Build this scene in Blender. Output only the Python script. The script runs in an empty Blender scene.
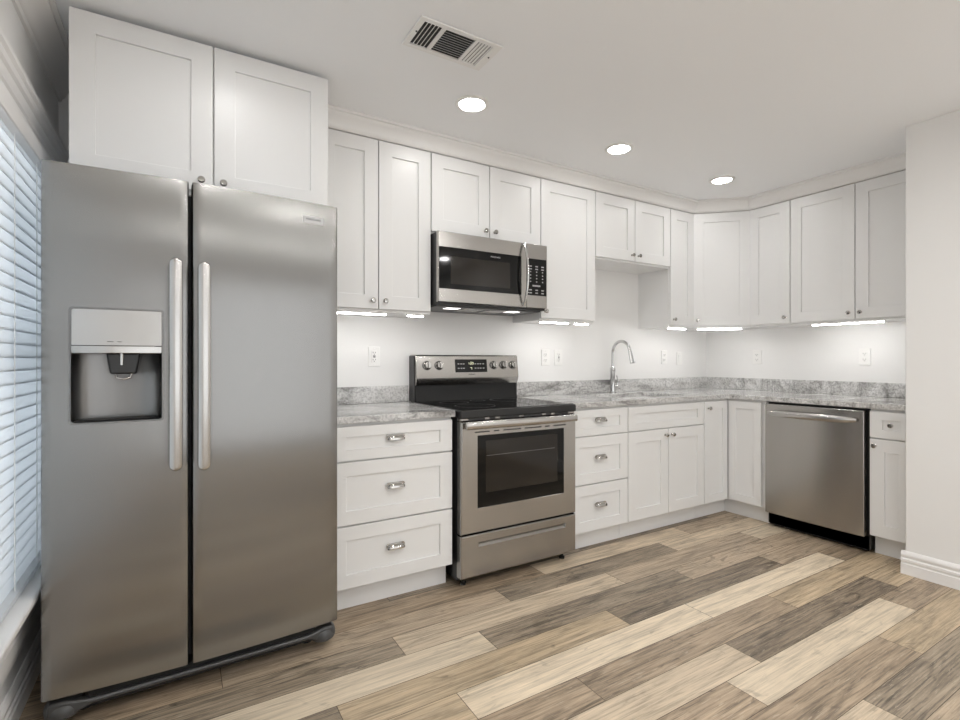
import bpy, bmesh, math, random
from mathutils import Vector, Matrix
SC = bpy.context.scene
COL = SC.collection
R = math.radians
random.seed(7)

# ------------------------------------------------------------------ camera
cd = bpy.data.cameras.new('camera')
cam = bpy.data.objects.new('camera', cd); COL.objects.link(cam)
cam.location = (-4.1411, -2.9335, 1.1684)
cam.rotation_euler = (R(90), 0, -0.5522)
cd.sensor_width = 36.0
cd.lens = 505.66 / 960 * 36
cd.shift_x = (480 - 490.94) / 960
cd.shift_y = -(360 - 359.36) / 960
cd.clip_start = 0.02
SC.camera = cam

# ------------------------------------------------------------------ world, exposure
SC.view_settings.view_transform = 'Standard'
SC.view_settings.look = 'None'
SC.view_settings.gamma = 1.0
SC.view_settings.use_curve_mapping = False
SC.view_settings.exposure = 0.02
SC.cycles.use_denoising = True
SC.cycles.max_bounces = 10
SC.cycles.diffuse_bounces = 7
SC.cycles.glossy_bounces = 5
SC.cycles.sample_clamp_indirect = 6.0
W = bpy.data.worlds.new('daylight'); SC.world = W; W.use_nodes = True
bg = W.node_tree.nodes['Background']
bg.inputs[0].default_value = (0.88, 0.94, 1.0, 1)
bg.inputs[1].default_value = 1.0
CAN_P = 68.0         # emission of the kitchen's ceiling cans
FILL_CAN_P = 200.0       # emission of the unseen cans added behind the camera to brighten the room
BAR_P = 41.0         # emission of the lights under the cabinets
WIN_P = 62.0         # daylight (W) through the window on the left
REAR_P = 27.0        # fill light (W) through the added glass doors behind the camera

def area(name, loc, rot, sx, sy, p, col):
    l = bpy.data.lights.new(name, 'AREA'); l.shape = 'RECTANGLE'; l.size = sx; l.size_y = sy
    l.energy = p; l.color = col
    o = bpy.data.objects.new(name, l); COL.objects.link(o); o.location = loc; o.rotation_euler = rot
    return o
area('window_daylight', (-4.95, -1.2, 1.2), (0, R(-90), 0), 1.5, 2.1, WIN_P, (0.90, 0.95, 1.0))
area('patio_daylight', (-2.7, -5.85, 1.15), (R(90), 0, 0), 3.5, 2.1, REAR_P, (1.0, 0.985, 0.965))  # added fill light behind the camera, to brighten the room

# ------------------------------------------------------------------ materials
def mat(name):
    m = bpy.data.materials.new(name); m.use_nodes = True
    nt = m.node_tree
    return m, nt, nt.nodes['Principled BSDF']

def noise_bump(nt, b, scale, strength, dist=0.002, coord='Object', stretch=None):
    tc = nt.nodes.new('ShaderNodeTexCoord')
    n = nt.nodes.new('ShaderNodeTexNoise'); n.inputs['Scale'].default_value = scale
    n.inputs['Detail'].default_value = 3
    if stretch:
        mp = nt.nodes.new('ShaderNodeMapping'); mp.inputs['Scale'].default_value = stretch
        nt.links.new(tc.outputs[coord], mp.inputs[0]); nt.links.new(mp.outputs[0], n.inputs['Vector'])
    else:
        nt.links.new(tc.outputs[coord], n.inputs['Vector'])
    bp = nt.nodes.new('ShaderNodeBump'); bp.inputs['Strength'].default_value = strength
    bp.inputs['Distance'].default_value = dist
    nt.links.new(n.outputs[0], bp.inputs['Height']); nt.links.new(bp.outputs[0], b.inputs['Normal'])
    return n

def simple(name, col, rough=.5, metal=0., bump=None, spec=.5):
    m, nt, b = mat(name)
    b.inputs['Base Color'].default_value = (*col, 1)
    b.inputs['Roughness'].default_value = rough
    b.inputs['Metallic'].default_value = metal
    b.inputs['Specular IOR Level'].default_value = spec
    if bump: noise_bump(nt, b, *bump)
    return m

def emit(name, col, s):
    m, nt, b = mat(name)
    b.inputs['Base Color'].default_value = (.8, .8, .8, 1)
    b.inputs['Emission Color'].default_value = (*col, 1)
    b.inputs['Emission Strength'].default_value = s
    return m

def steel(name, col, rough, axis, an=.55):
    """brushed steel, the brush lines running along `axis` of the object"""
    m, nt, b = mat(name)
    b.inputs['Metallic'].default_value = 1
    b.inputs['Anisotropic'].default_value = an
    tc = nt.nodes.new('ShaderNodeTexCoord')
    mp = nt.nodes.new('ShaderNodeMapping')
    mp.inputs['Scale'].default_value = {'x': (1.5, 300, 300), 'z': (300, 300, 1.5)}[axis]
    n = nt.nodes.new('ShaderNodeTexNoise'); n.inputs['Scale'].default_value = 1; n.inputs['Detail'].default_value = 2
    nt.links.new(tc.outputs['Object'], mp.inputs[0]); nt.links.new(mp.outputs[0], n.inputs['Vector'])
    mr = nt.nodes.new('ShaderNodeMapRange')
    mr.inputs['To Min'].default_value = rough - .004; mr.inputs['To Max'].default_value = rough + .004
    nt.links.new(n.outputs[0], mr.inputs[0]); nt.links.new(mr.outputs[0], b.inputs['Roughness'])
    mx = nt.nodes.new('ShaderNodeMixRGB')
    mx.inputs[1].default_value = (*[c * .998 for c in col], 1); mx.inputs[2].default_value = (*[min(1, c * 1.002) for c in col], 1)
    nt.links.new(n.outputs[0], mx.inputs[0]); nt.links.new(mx.outputs[0], b.inputs['Base Color'])
    cv = nt.nodes.new('ShaderNodeCombineXYZ')
    cv.inputs[2 if axis == 'x' else 0].default_value = 1     # the highlight spreads across the brush lines
    vt = nt.nodes.new('ShaderNodeVectorTransform'); vt.vector_type = 'VECTOR'; vt.convert_from = 'OBJECT'; vt.convert_to = 'WORLD'
    nt.links.new(cv.outputs[0], vt.inputs[0]); nt.links.new(vt.outputs[0], b.inputs['Tangent'])
    return m

M = {}
M['wall'] = simple('wall_paint', (.81, .805, .795), .6, bump=(180, .08))
M['ceiling'] = simple('ceiling_paint', (.90, .91, .925), .75, bump=(120, .1))
M['trim'] = simple('trim_paint', (.82, .81, .80), .35)
M['cab'] = simple('cabinet_paint', (.775, .775, .77), .33)
M['cabin'] = simple('cabinet_interior', (.74, .73, .71), .5)
M['steel'] = steel('brushed_steel', (.44, .425, .405), .24, 'x', .7)
M['steelf'] = steel('fridge_steel', (.265, .26, .252), .23, 'z', .9)
M['steels'] = simple('satin_steel', (.50, .49, .475), .24, 1.0)
M['steeld'] = simple('dark_steel', (.22, .217, .213), .33, 1.0)
M['lever'] = simple('grey_lever', (.3, .3, .3), .4)
M['sinksteel'] = simple('sink_steel', (.34, .34, .335), .3, 1.0)
M['chrome'] = simple('chrome', (.62, .62, .62), .06, 1.0)
M['nickel'] = simple('polished_nickel', (.50, .485, .46), .10, 1.0)
M['black'] = simple('black_enamel', (.012, .012, .012), .3)
M['blackp'] = simple('black_plastic', (.010, .010, .010), .5, spec=.3)
M['bglass'] = simple('black_glass', (.004, .004, .004), .05, spec=.3)
M['oglass'] = simple('oven_glass', (.018, .015, .012), .06, spec=.4)
M['greyp'] = simple('grey_plastic', (.055, .055, .055), .35)
M['dgrey'] = simple('dark_grey_paint', (.055, .055, .058), .5)
M['white'] = simple('white_plastic', (.84, .835, .82), .3)
M['slot'] = simple('slot_shadow', (.06, .06, .06), .6)
M['mark'] = simple('printed_white', (.36, .36, .36), .5)
M['badge'] = simple('badge_plate', (.50, .50, .50), .35, .3)
M['ink'] = simple('printed_black', (.03, .03, .03), .5)
M['can'] = emit('can_lens', (1.0, .99, .975), CAN_P)
M['room_can'] = emit('room_can_lens', (1.0, .99, .975), FILL_CAN_P)
M['bar'] = emit('bar_lens', (1.0, .985, .965), BAR_P)
M['lamp'] = emit('hood_lamp', (1, .97, .93), 2.5)
M['clock'] = emit('clock_digits', (.75, .8, .25), .5)

def granite():
    m, nt, b = mat('granite')
    L = nt.links.new; N = nt.nodes.new
    tc = N('ShaderNodeTexCoord')
    mp = N('ShaderNodeMapping'); mp.inputs['Scale'].default_value = (.7, 4.2, 3.0); mp.inputs['Rotation'].default_value = (0, 0, .35)
    L(tc.outputs['Object'], mp.inputs[0])
    n1 = N('ShaderNodeTexNoise'); n1.inputs['Scale'].default_value = 3.2; n1.inputs['Detail'].default_value = 9
    n1.inputs['Roughness'].default_value = .62; n1.inputs['Distortion'].default_value = .8
    L(mp.outputs[0], n1.inputs['Vector'])
    r1 = N('ShaderNodeValToRGB'); e = r1.color_ramp.elements
    e[0].position = .28; e[0].color = (.16, .155, .15, 1)
    e[1].position = .72; e[1].color = (.80, .795, .785, 1)
    for p, c in ((.37, (.36, .352, .34)), (.44, (.55, .542, .53)), (.56, (.68, .675, .665))):
        x = e.new(p); x.color = (*c, 1)
    L(n1.outputs[0], r1.inputs[0])
    n2 = N('ShaderNodeTexNoise'); n2.inputs['Scale'].default_value = 85; n2.inputs['Detail'].default_value = 4
    L(tc.outputs['Object'], n2.inputs['Vector'])
    r2 = N('ShaderNodeValToRGB'); e = r2.color_ramp.elements
    e[0].position = .36; e[0].color = (.25, .25, .25, 1); e[1].position = .56; e[1].color = (1, 1, 1, 1)
    L(n2.outputs[0], r2.inputs[0])
    mx = N('ShaderNodeMixRGB'); mx.blend_type = 'MULTIPLY'; mx.inputs[0].default_value = .45
    L(r1.outputs[0], mx.inputs[1]); L(r2.outputs[0], mx.inputs[2])
    n3 = N('ShaderNodeTexNoise'); n3.inputs['Scale'].default_value = 1.7; n3.inputs['Detail'].default_value = 8
    n3.inputs['Distortion'].default_value = 2.2
    L(mp.outputs[0], n3.inputs['Vector'])
    r3 = N('ShaderNodeValToRGB'); e = r3.color_ramp.elements
    e[0].position = .475; e[0].color = (1, 1, 1, 1); e[1].position = .53; e[1].color = (1, 1, 1, 1)
    x = e.new(.502); x.color = (.32, .31, .31, 1)
    L(n3.outputs[0], r3.inputs[0])
    m2 = N('ShaderNodeMixRGB'); m2.blend_type = 'MULTIPLY'; m2.inputs[0].default_value = .55
    L(mx.outputs[0], m2.inputs[1]); L(r3.outputs[0], m2.inputs[2])
    L(m2.outputs[0], b.inputs['Base Color'])
    b.inputs['Roughness'].default_value = .12
    b.inputs['Specular IOR Level'].default_value = .5
    return m
M['granite'] = granite()

def floor_mat():
    m, nt, b = mat('wood_planks')
    L = nt.links.new; N = nt.nodes.new
    at = N('ShaderNodeAttribute'); at.attribute_name = 'tone'
    so = N('ShaderNodeAttribute'); so.attribute_name = 'seed'
    tc = N('ShaderNodeTexCoord')
    sc = N('ShaderNodeVectorMath'); sc.operation = 'SCALE'; sc.inputs['Scale'].default_value = 37.0
    L(so.outputs['Color'], sc.inputs[0])
    ad = N('ShaderNodeVectorMath'); ad.operation = 'ADD'
    L(tc.outputs['Object'], ad.inputs[0]); L(sc.outputs[0], ad.inputs[1])
    def noise(scale, det, dist, rough=.55):
        mp = N('ShaderNodeMapping'); mp.inputs['Scale'].default_value = scale
        L(ad.outputs[0], mp.inputs[0])
        n = N('ShaderNodeTexNoise'); n.inputs['Scale'].default_value = 1; n.inputs['Detail'].default_value = det
        n.inputs['Distortion'].default_value = dist; n.inputs['Roughness'].default_value = rough
        L(mp.outputs[0], n.inputs['Vector']); return n
    def ramp(src, pts):
        r = N('ShaderNodeValToRGB'); e = r.color_ramp.elements
        e[0].position = pts[0][0]; e[0].color = (*[pts[0][1]] * 3, 1); e[1].position = pts[-1][0]; e[1].color = (*[pts[-1][1]] * 3, 1)
        for p, c in pts[1:-1]:
            x = e.new(p); x.color = (c, c, c, 1)
        L(src, r.inputs[0]); return r
    def mul(a, c, f):
        x = N('ShaderNodeMixRGB'); x.blend_type = 'MULTIPLY'; q = N('ShaderNodeMath'); q.operation = 'MULTIPLY'; q.inputs[1].default_value = f
        L(at.outputs['Alpha'], q.inputs[0]); L(q.outputs[0], x.inputs[0])
        L(a, x.inputs[1]); L(c, x.inputs[2]); return x.outputs[0]
    fine = noise((3.5, 110, 1), 6, .7, .7)
    broad = noise((1.7, 13, 1), 5, 2.2)
    knot = noise((4.5, 13, 1), 3, 1.8)
    rf = ramp(fine.outputs[0], [(.36, .26), (.50, .88), (.64, 1.2)])
    rb = ramp(broad.outputs[0], [(.34, .40), (.48, .92), (.66, 1.2)])
    rk = ramp(knot.outputs[0], [(.29, .22), (.38, 1.0), (1, 1.0)])
    c = mul(at.outputs['Color'], rf.outputs[0], .9)
    c = mul(c, rb.outputs[0], .8)
    c = mul(c, rk.outputs[0], .7)
    # pale cerused streaks in the grain of the planks
    ws = noise((7, 95, 1), 3, 2.6)
    rw = ramp(ws.outputs[0], [(.60, 0), (.66, 1), (1, 1)])
    ms = N('ShaderNodeMath'); ms.operation = 'MULTIPLY'; ms.inputs[1].default_value = .4
    L(rw.outputs[0], ms.inputs[0])
    mx = N('ShaderNodeMixRGB'); mx.inputs[2].default_value = (.60, .51, .40, 1)
    L(ms.outputs[0], mx.inputs[0]); L(c, mx.inputs[1])
    L(mx.outputs[0], b.inputs['Base Color'])
    b.inputs['Roughness'].default_value = .42
    bp = N('ShaderNodeBump'); bp.inputs['Strength'].default_value = .25; bp.inputs['Distance'].default_value = .001
    L(fine.outputs[0], bp.inputs['Height']); L(bp.outputs[0], b.inputs['Normal'])
    return m
M['floor'] = floor_mat()
M['seam'] = simple('plank_seam', (.10, .075, .055), .7)

def slat_mat():
    m, nt, b = mat('blind_slat')
    b.inputs['Base Color'].default_value = (.80, .81, .82, 1); b.inputs['Roughness'].default_value = .4
    tr = nt.nodes.new('ShaderNodeBsdfTranslucent'); tr.inputs[0].default_value = (.80, .83, .85, 1)
    mx = nt.nodes.new('ShaderNodeMixShader'); mx.inputs[0].default_value = .32
    out = nt.nodes['Material Output']
    nt.links.new(b.outputs[0], mx.inputs[1]); nt.links.new(tr.outputs[0], mx.inputs[2]); nt.links.new(mx.outputs[0], out.inputs[0])
    return m
M['slat'] = slat_mat()

def glass_mat():
    m, nt, b = mat('window_glass')
    t = nt.nodes.new('ShaderNodeBsdfTransparent'); g = nt.nodes.new('ShaderNodeBsdfGlossy'); g.inputs['Roughness'].default_value = .02
    mx = nt.nodes.new('ShaderNodeMixShader'); mx.inputs[0].default_value = .07
    nt.links.new(t.outputs[0], mx.inputs[1]); nt.links.new(g.outputs[0], mx.inputs[2])
    nt.links.new(mx.outputs[0], nt.nodes['Material Output'].inputs[0])
    return m
M['glass'] = glass_mat()

# ------------------------------------------------------------------ mesh helpers
class MB:
    def __init__(s): s.bm = bmesh.new()
    def box(s, x0, x1, y0, y1, z0, z1, mi=0):
        x0, x1 = sorted((x0, x1)); y0, y1 = sorted((y0, y1)); z0, z1 = sorted((z0, z1))
        v = [s.bm.verts.new(p) for p in ((x0,y0,z0),(x1,y0,z0),(x1,y1,z0),(x0,y1,z0),(x0,y0,z1),(x1,y0,z1),(x1,y1,z1),(x0,y1,z1))]
        for f in ((0,3,2,1),(4,5,6,7),(0,1,5,4),(1,2,6,5),(2,3,7,6),(3,0,4,7)):
            s.bm.faces.new([v[i] for i in f]).material_index = mi
        return s
    def prism(s, pts, axis, a, b, smooth=False):
        """closed 2-D outline extruded along an axis: x -> (y,z), y -> (x,z), z -> (x,y)"""
        def P(p, t): return {'x': (t, p[0], p[1]), 'y': (p[0], t, p[1]), 'z': (p[0], p[1], t)}[axis]
        A = [s.bm.verts.new(P(p, a)) for p in pts]; B = [s.bm.verts.new(P(p, b)) for p in pts]
        n = len(pts); fs = [s.bm.faces.new(A), s.bm.faces.new(B[::-1])]
        for i in range(n):
            f = s.bm.faces.new((A[i], B[i], B[(i+1) % n], A[(i+1) % n])); f.smooth = smooth; fs.append(f)
        bmesh.ops.recalc_face_normals(s.bm, faces=fs)
        return s
    def sweep(s, rings, closed=False, cap=True, smooth=True):
        rr = [[s.bm.verts.new(p) for p in r] for r in rings]
        n = len(rr[0]); fs = []
        m = len(rr)
        for i in range(m if closed else m - 1):
            a, b = rr[i], rr[(i+1) % m]
            for j in range(n):
                f = s.bm.faces.new((a[j], a[(j+1) % n], b[(j+1) % n], b[j])); f.smooth = smooth; fs.append(f)
        if cap and not closed:
            fs += [s.bm.faces.new(rr[0][::-1]), s.bm.faces.new(rr[-1])]
        bmesh.ops.recalc_face_normals(s.bm, faces=fs)
        return s
    def tube(s, path, r, n=12):
        path = [Vector(p) for p in path]
        rs = r if isinstance(r, (list, tuple)) else [r] * len(path)
        up = None; rings = []
        for i, p in enumerate(path):
            t = (path[min(i+1, len(path)-1)] - path[max(i-1, 0)]).normalized()
            if up is None:
                up = Vector((0, 0, 1)) if abs(t.z) < .9 else Vector((1, 0, 0))
            u = (up - t * up.dot(t)).normalized(); up = u; w = t.cross(u)
            rings.append([p + rs[i] * (math.cos(2*math.pi*k/n) * u + math.sin(2*math.pi*k/n) * w) for k in range(n)])
        return s.sweep(rings)
    def lathe(s, prof, axis='z', c=(0, 0, 0), n=20, sx=1., sz=1.):
        """profile (radius, height along axis); axis -y points to the viewer"""
        c = Vector(c); rings = []
        for r, h in prof:
            ring = []
            for k in range(n):
                a = 2*math.pi*k/n; ca, sa = math.cos(a) * max(r, 1e-4), math.sin(a) * max(r, 1e-4)
                ring.append(c + (Vector((ca*sx, sa*sz, h)) if axis == 'z' else Vector((ca*sx, -h, sa*sz)) if axis == '-y' else Vector((h, ca*sx, sa*sz))))
            rings.append(ring)
        return s.sweep(rings)
    def build(s, name, m, parent=None, bevel=0, seg=2, sharp=35):
        me = bpy.data.meshes.new(name); s.bm.to_mesh(me); s.bm.free()
        for x in (m if isinstance(m, (list, tuple)) else [m]): me.materials.append(x)
        try: me.set_sharp_from_angle(angle=R(sharp))
        except Exception: pass
        o = bpy.data.objects.new(name, me); COL.objects.link(o)
        if parent: o.parent = parent
        if bevel:
            b = o.modifiers.new('edge', 'BEVEL'); b.width = bevel; b.segments = seg; b.limit_method = 'ANGLE'; b.angle_limit = R(40)
        return o

def thing(name, label, cat, loc=(0, 0, 0), rz=0, group=None):
    o = bpy.data.objects.new(name, None); COL.objects.link(o); o.empty_display_size = .1
    o.location = loc; o.rotation_euler = (0, 0, rz); o['label'] = label; o['category'] = cat
    if group: o['group'] = group
    return o
def tag(o, label, cat, group=None):
    o['label'] = label; o['category'] = cat
    if group: o['group'] = group
    return o
def structure(o): o['kind'] = 'structure'; return o
def rrect(cx, cz, w, h, r, n=5):
    out = []
    for sx, sz, a0 in ((1, 1, 0), (-1, 1, 90), (-1, -1, 180), (1, -1, 270)):
        for k in range(n + 1):
            a = R(a0 + 90 * k / n); out.append((cx + sx*(w/2 - r) + r*math.cos(a), cz + sz*(h/2 - r) + r*math.sin(a)))
    return out
def text(name, s, size, m, parent, loc, rot=(R(90), 0, 0), ext=.0004, sx=1.):
    c = bpy.data.curves.new(name, 'FONT'); c.body = s; c.size = size; c.align_x = 'CENTER'; c.align_y = 'CENTER'; c.extrude = ext
    t = bpy.data.objects.new(name, c); COL.objects.link(t)
    bpy.context.view_layer.update()
    me = bpy.data.meshes.new_from_object(t.evaluated_get(bpy.context.evaluated_depsgraph_get()))
    bpy.data.objects.remove(t); bpy.data.curves.remove(c)
    me.name = name; me.materials.clear(); me.materials.append(m)
    o = bpy.data.objects.new(name, me); COL.objects.link(o); o.parent = parent; o.location = loc; o.rotation_euler = rot; o.scale = (sx, 1, 1)
    return o

# ------------------------------------------------------------------ the room
XL, XW, YR, HC = -4.60, -0.766, -5.5, 2.438      # left wall, divider wall face, rear wall, ceiling
YW = -1.770                                       # near end of the right-hand cabinet run
PAL = {k: tuple(c * f for c, f in zip(v, (1.28, 1.255, 1.17))) for k, v in {'d': (.195, .155, .118), 'g': (.255, .208, .162), 'b': (.315, .245, .182), 'm': (.38, .305, .235), 't': (.41, .325, .232),
       'l': (.50, .415, .325), 'c': (.56, .48, .385)}.items()}
ROWS = {  # row number -> joints (x) and the tone of each plank from left to right
    -1: ([-3.275, -2.045, -.815], 'bgdb'), 0: ([-3.68, -2.45, -1.22], 'mbl' + 'm'), 1: ([-4.01, -2.776, -1.548, -.318], 'bmglm'),  # first row toned dark for the shade along the cabinet fronts
    2: ([-3.38, -2.156, -.92], 'glmc'), 3: ([-3.047, -1.817, -.587], 'cgmt'), 4: ([-3.69, -2.45, -1.213], 'gtdm'),
    5: ([-3.315, -2.086, -.851], 'tccb'), 6: ([-4.13, -2.90, -1.665, -.435], 'cbbtc'), 7: ([-3.46, -2.23, -1.0], 'mldt'),
    8: ([-3.68, -2.452, -1.22], 'tbcb'), 9: ([-2.86, -1.633], 'lbt'), 10: ([-3.37, -2.141, -.911], 'mlgt'), 11: ([-2.6, -1.37], 'dmc'), 12: ([-3.1, -1.87], 'ctg')}
def build_floor():
    bm = bmesh.new()
    tone = bm.loops.layers.float_color.new('tone'); seed = bm.loops.layers.float_color.new('seed')
    x0, x1, y0, y1, PW, g = XL, 0.0, YR, 0.0, .1525, .0012
    v = [bm.verts.new(p) for p in ((x0 - .12, y0 - .12, -.0012), (x1 + .12, y0 - .12, -.0012), (x1 + .12, y1 + .12, -.0012), (x0 - .12, y1 + .12, -.0012))]
    f = bm.faces.new(v); f.material_index = 1
    for k in range(-6, 32):
        ya = min(-.905 - PW * (k - 2), y1); yb = max(-.905 - PW * (k - 1), y0)
        if ya <= yb: continue
        if k in ROWS: js, ts = ROWS[k]; js = list(js); ts = list(ts)
        else:
            off = random.random() * 1.23; js = [x0 + off + 1.23 * i for i in range(4) if x0 + off + 1.23 * i < -.05]
            ts = [random.choice('dgbmtlc') for _ in range(len(js) + 1)]
        xs = [x0] + [j for j in js if j > x0 + .02] + [x1]
        ts = ts[-(len(xs) - 1):]
        for i in range(len(xs) - 1):
            a, b = xs[i] + g, xs[i+1] - g
            f = bm.faces.new([bm.verts.new(p) for p in ((a, yb + g, 0), (b, yb + g, 0), (b, ya - g, 0), (a, ya - g, 0))])
            c = PAL[ts[i]]; gs = {'d': 1, 'g': 1, 'b': .9, 'm': .75, 't': .7, 'l': .55, 'c': .45}[ts[i]]; j = random.uniform(.93, 1.07); s = (random.random(), random.random(), random.random(), 1)
            for l in f.loops: l[tone] = (c[0]*j, c[1]*j, c[2]*j, gs); l[seed] = s
    me = bpy.data.meshes.new('floor'); bm.to_mesh(me); bm.free()
    me.materials.append(M['floor']); me.materials.append(M['seam'])
    o = bpy.data.objects.new('floor', me); COL.objects.link(o); structure(o)
build_floor()
structure(MB().box(XL - .12, .12, YR - .12, .12, HC, HC + .1).build('ceiling', M['ceiling']))
structure(MB().box(XL - .12, .12, 0, .12, 0, HC).build('wall_back', M['wall']))
structure(MB().box(0, .12, YW - .1, 0, 0, HC).build('wall_right', M['wall']))
structure(MB().box(XW, .12, YR, YW, 0, HC).build('wall_divider', M['wall'], bevel=.004))
WY0, WY1, WZ0, WZ1 = -2.35, -.10, .43, 1.935       # opening of the window on the left
structure(MB().box(XL - .12, XL, YR, WY0, 0, HC).box(XL - .12, XL, WY1, 0, 0, HC).box(XL - .12, XL, WY0, WY1, 0, WZ0).box(XL - .12, XL, WY0, WY1, WZ1, HC).build('wall_left', M['wall']))
RX0, RX1, RZ1 = -4.4, -1.0, 2.2                    # unseen glass doors added behind the camera to let in fill light
structure(MB().box(XL - .12, RX0, YR - .12, YR, 0, HC).box(RX1, XW + .1, YR - .12, YR, 0, HC).box(RX0, RX1, YR - .12, YR, RZ1, HC).build('wall_rear', M['wall']))
w = structure(MB().box(RX0, RX0 + .08, YR - .1, YR - .04, 0, RZ1).box(RX1 - .08, RX1, YR - .1, YR - .04, 0, RZ1).box(-2.76, -2.64, YR - .1, YR - .04, 0, RZ1)
    .box(RX0, RX1, YR - .1, YR - .04, RZ1 - .08, RZ1).box(RX0, RX1, YR - .1, YR - .04, 0, .1).build('window_2', M['trim']))
MB().box(RX0 + .08, RX1 - .08, YR - .075, YR - .069, .1, RZ1 - .08).build('pane', M['glass'], w)

def fluted(x, z0, z1, d0, d1, n):
    """casing profile in (x, z): a board off the wall at x with n rounded flutes"""
    pts = [(x, z0), (x + d0, z0)]
    zs = [z0 + (z1 - z0) * i / (2 * n) for i in range(1, 2 * n)]
    for i, z in enumerate(zs): pts.append((x + (d1 if i % 2 == 0 else d0 * .6 + d1 * .4), z))
    pts += [(x + d0, z1), (x, z1)]
    return pts
w = structure(MB().box(XL - .10, XL - .045, WY0, WY0 + .05, WZ0, WZ1).box(XL - .10, XL - .045, WY1 - .05, WY1, WZ0, WZ1).box(XL - .10, XL - .045, WY0, WY1, WZ1 - .05, WZ1)
    .box(XL - .10, XL - .045, WY0, WY1, WZ0, WZ0 + .05).box(XL - .095, XL - .05, WY0, WY1, 1.17, 1.21).build('window_1', M['trim']))
MB().box(XL - .08, XL - .074, WY0 + .05, WY1 - .05, WZ0 + .05, WZ1 - .05).build('pane', M['glass'], w)
hp = [(XL, 1.925), (XL + .012, 1.925), (XL + .016, 1.940), (XL + .016, 1.985), (XL + .022, 1.992), (XL + .022, 2.032), (XL + .030, 2.040), (XL + .030, 2.062), (XL + .038, 2.072), (XL + .038, 2.088), (XL + .030, 2.094), (XL + .018, 2.100), (XL, 2.100)]
MB().prism(hp, 'y', WY0 - .14, -.004).build('head_casing', M['trim'], w)
vp = [(p[1] - 1.925, p[0]) for p in hp]
for s, y in ((1, WY1 - .01), (-1, WY0 + .01)):
    MB().prism([(x, y + s * q) for q, x in vp if y + s * q < -.003], 'z', WZ0, 1.925).build('side_casing', M['trim'], w)
MB().box(XL - .045, XL + .080, WY0 - .16, -.004, WZ0 - .022, WZ0).build('sill', M['trim'], w, bevel=.008, seg=3)
ap = [(XL, .215), (XL + .018, .215), (XL + .022, .228), (XL + .022, .252), (XL + .030, .262), (XL + .030, .300), (XL + .022, .308), (XL + .022, .345), (XL + .032, .356), (XL + .032, .395), (XL + .042, .408), (XL, .408)]
MB().prism(ap, 'y', WY0 - .12, -.004).build('apron', M['trim'], w)
bp_ = [(0, 0), (.016, 0), (.016, .055), (.012, .060), (.012, .066), (.016, .071), (.016, .082), (.011, .088), (.011, .094), (.014, .099), (.014, .108), (.008, .118), (.004, .124), (0, .124)]
structure(MB().prism([(XL + a, b) for a, b in bp_], 'y', YR, -.004).build('baseboard_left', M['trim']))
bd = MB().prism([(XW - a, b) for a, b in bp_], 'y', YR, YW + .016)
bd.prism([(YW + a, b) for a, b in bp_], 'x', XW - .002, XW + .13)
structure(bd.build('baseboard_divider', M['trim']))

def crown(path, prof, name, closed_ends=True):
    """profile (outwards, z) swept along a plan path with mitred corners; outwards is to the right of travel"""
    P = [Vector((x, y)) for x, y in path]; rings = []
    for i, p in enumerate(P):
        n = []
        if i > 0: d = (P[i] - P[i-1]).normalized(); n.append(Vector((d.y, -d.x)))
        if i < len(P) - 1: d = (P[i+1] - P[i]).normalized(); n.append(Vector((d.y, -d.x)))
        v = n[0] if len(n) == 1 else (n[0] + n[1]) / (1 + n[0].dot(n[1]))
        rings.append([(p.x + v.x * a, p.y + v.y * a, z) for a, z in prof])
    return structure(MB().sweep(rings, smooth=False).build(name, M['trim']))
cp = [(a * .66 if a > 0 else a, z) for a, z in [(-.02, 2.342), (.004, 2.342), (.008, 2.345), (.016, 2.350), (.020, 2.362), (.030, 2.384), (.046, 2.402), (.054, 2.410), (.054, 2.420), (.066, 2.424), (.066, HC), (-.02, HC)]]
crown([(-3.574, -.325), (-.6105, -.325), (-.325, -.6105), (-.325, YW)], cp, 'trim_1')
cl = [(0, 2.318), (.010, 2.318), (.014, 2.332), (.022, 2.338), (.028, 2.352), (.044, 2.378), (.064, 2.396), (.072, 2.404), (.072, 2.418), (.085, 2.424), (.085, HC), (0, HC)]
crown([(XL, YR), (XL, -.002)], cl, 'trim_2')

# ------------------------------------------------------------------ window blind
b = thing('window_blind', 'white slatted blind closed over the window beside the refrigerator', 'blind', (XL + .012, -1.225, WZ0))
L_ = (WY1 - WY0) / 2 - .02
MB().box(-.032, .030, -L_, L_, 1.440, 1.503).build('headrail', M['trim'], b, bevel=.004)
sl = MB(); pitch = .0425; n = 34
for i in range(n):
    z = .045 + pitch * i; a = R(86); hw = .0245
    ring = []
    for k in range(7):
        t = -1 + 2 * k / 6; bow = .0020 * (1 - t * t)
        ring.append((hw * t * math.cos(a) + bow * math.sin(a), z - hw * t * math.sin(a) + bow * math.cos(a)))
    ring += [(x - .0022 * math.sin(a), zz - .0022 * math.cos(a)) for x, zz in ring[::-1]]
    sl.sweep([[(x, y, zz) for x, zz in ring] for y in (-L_ + .005, L_ - .005)])
sl.build('slats', M['slat'], b)
MB().box(-.026, .026, -L_ + .005, L_ - .005, .004, .020).build('bottom_rail', M['slat'], b, bevel=.004)
def uy(u):      # where the ladder cords hang along the window
    return {8: -.86, 28: -.60}[u]
for y in (-.83, -.545, -1.45, -2.05):
    MB().tube([(.0135, y + 1.225, .02), (.0135, y + 1.225, 1.45)], .0013, 6).build('ladder_cord', M['white'], b)

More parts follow.
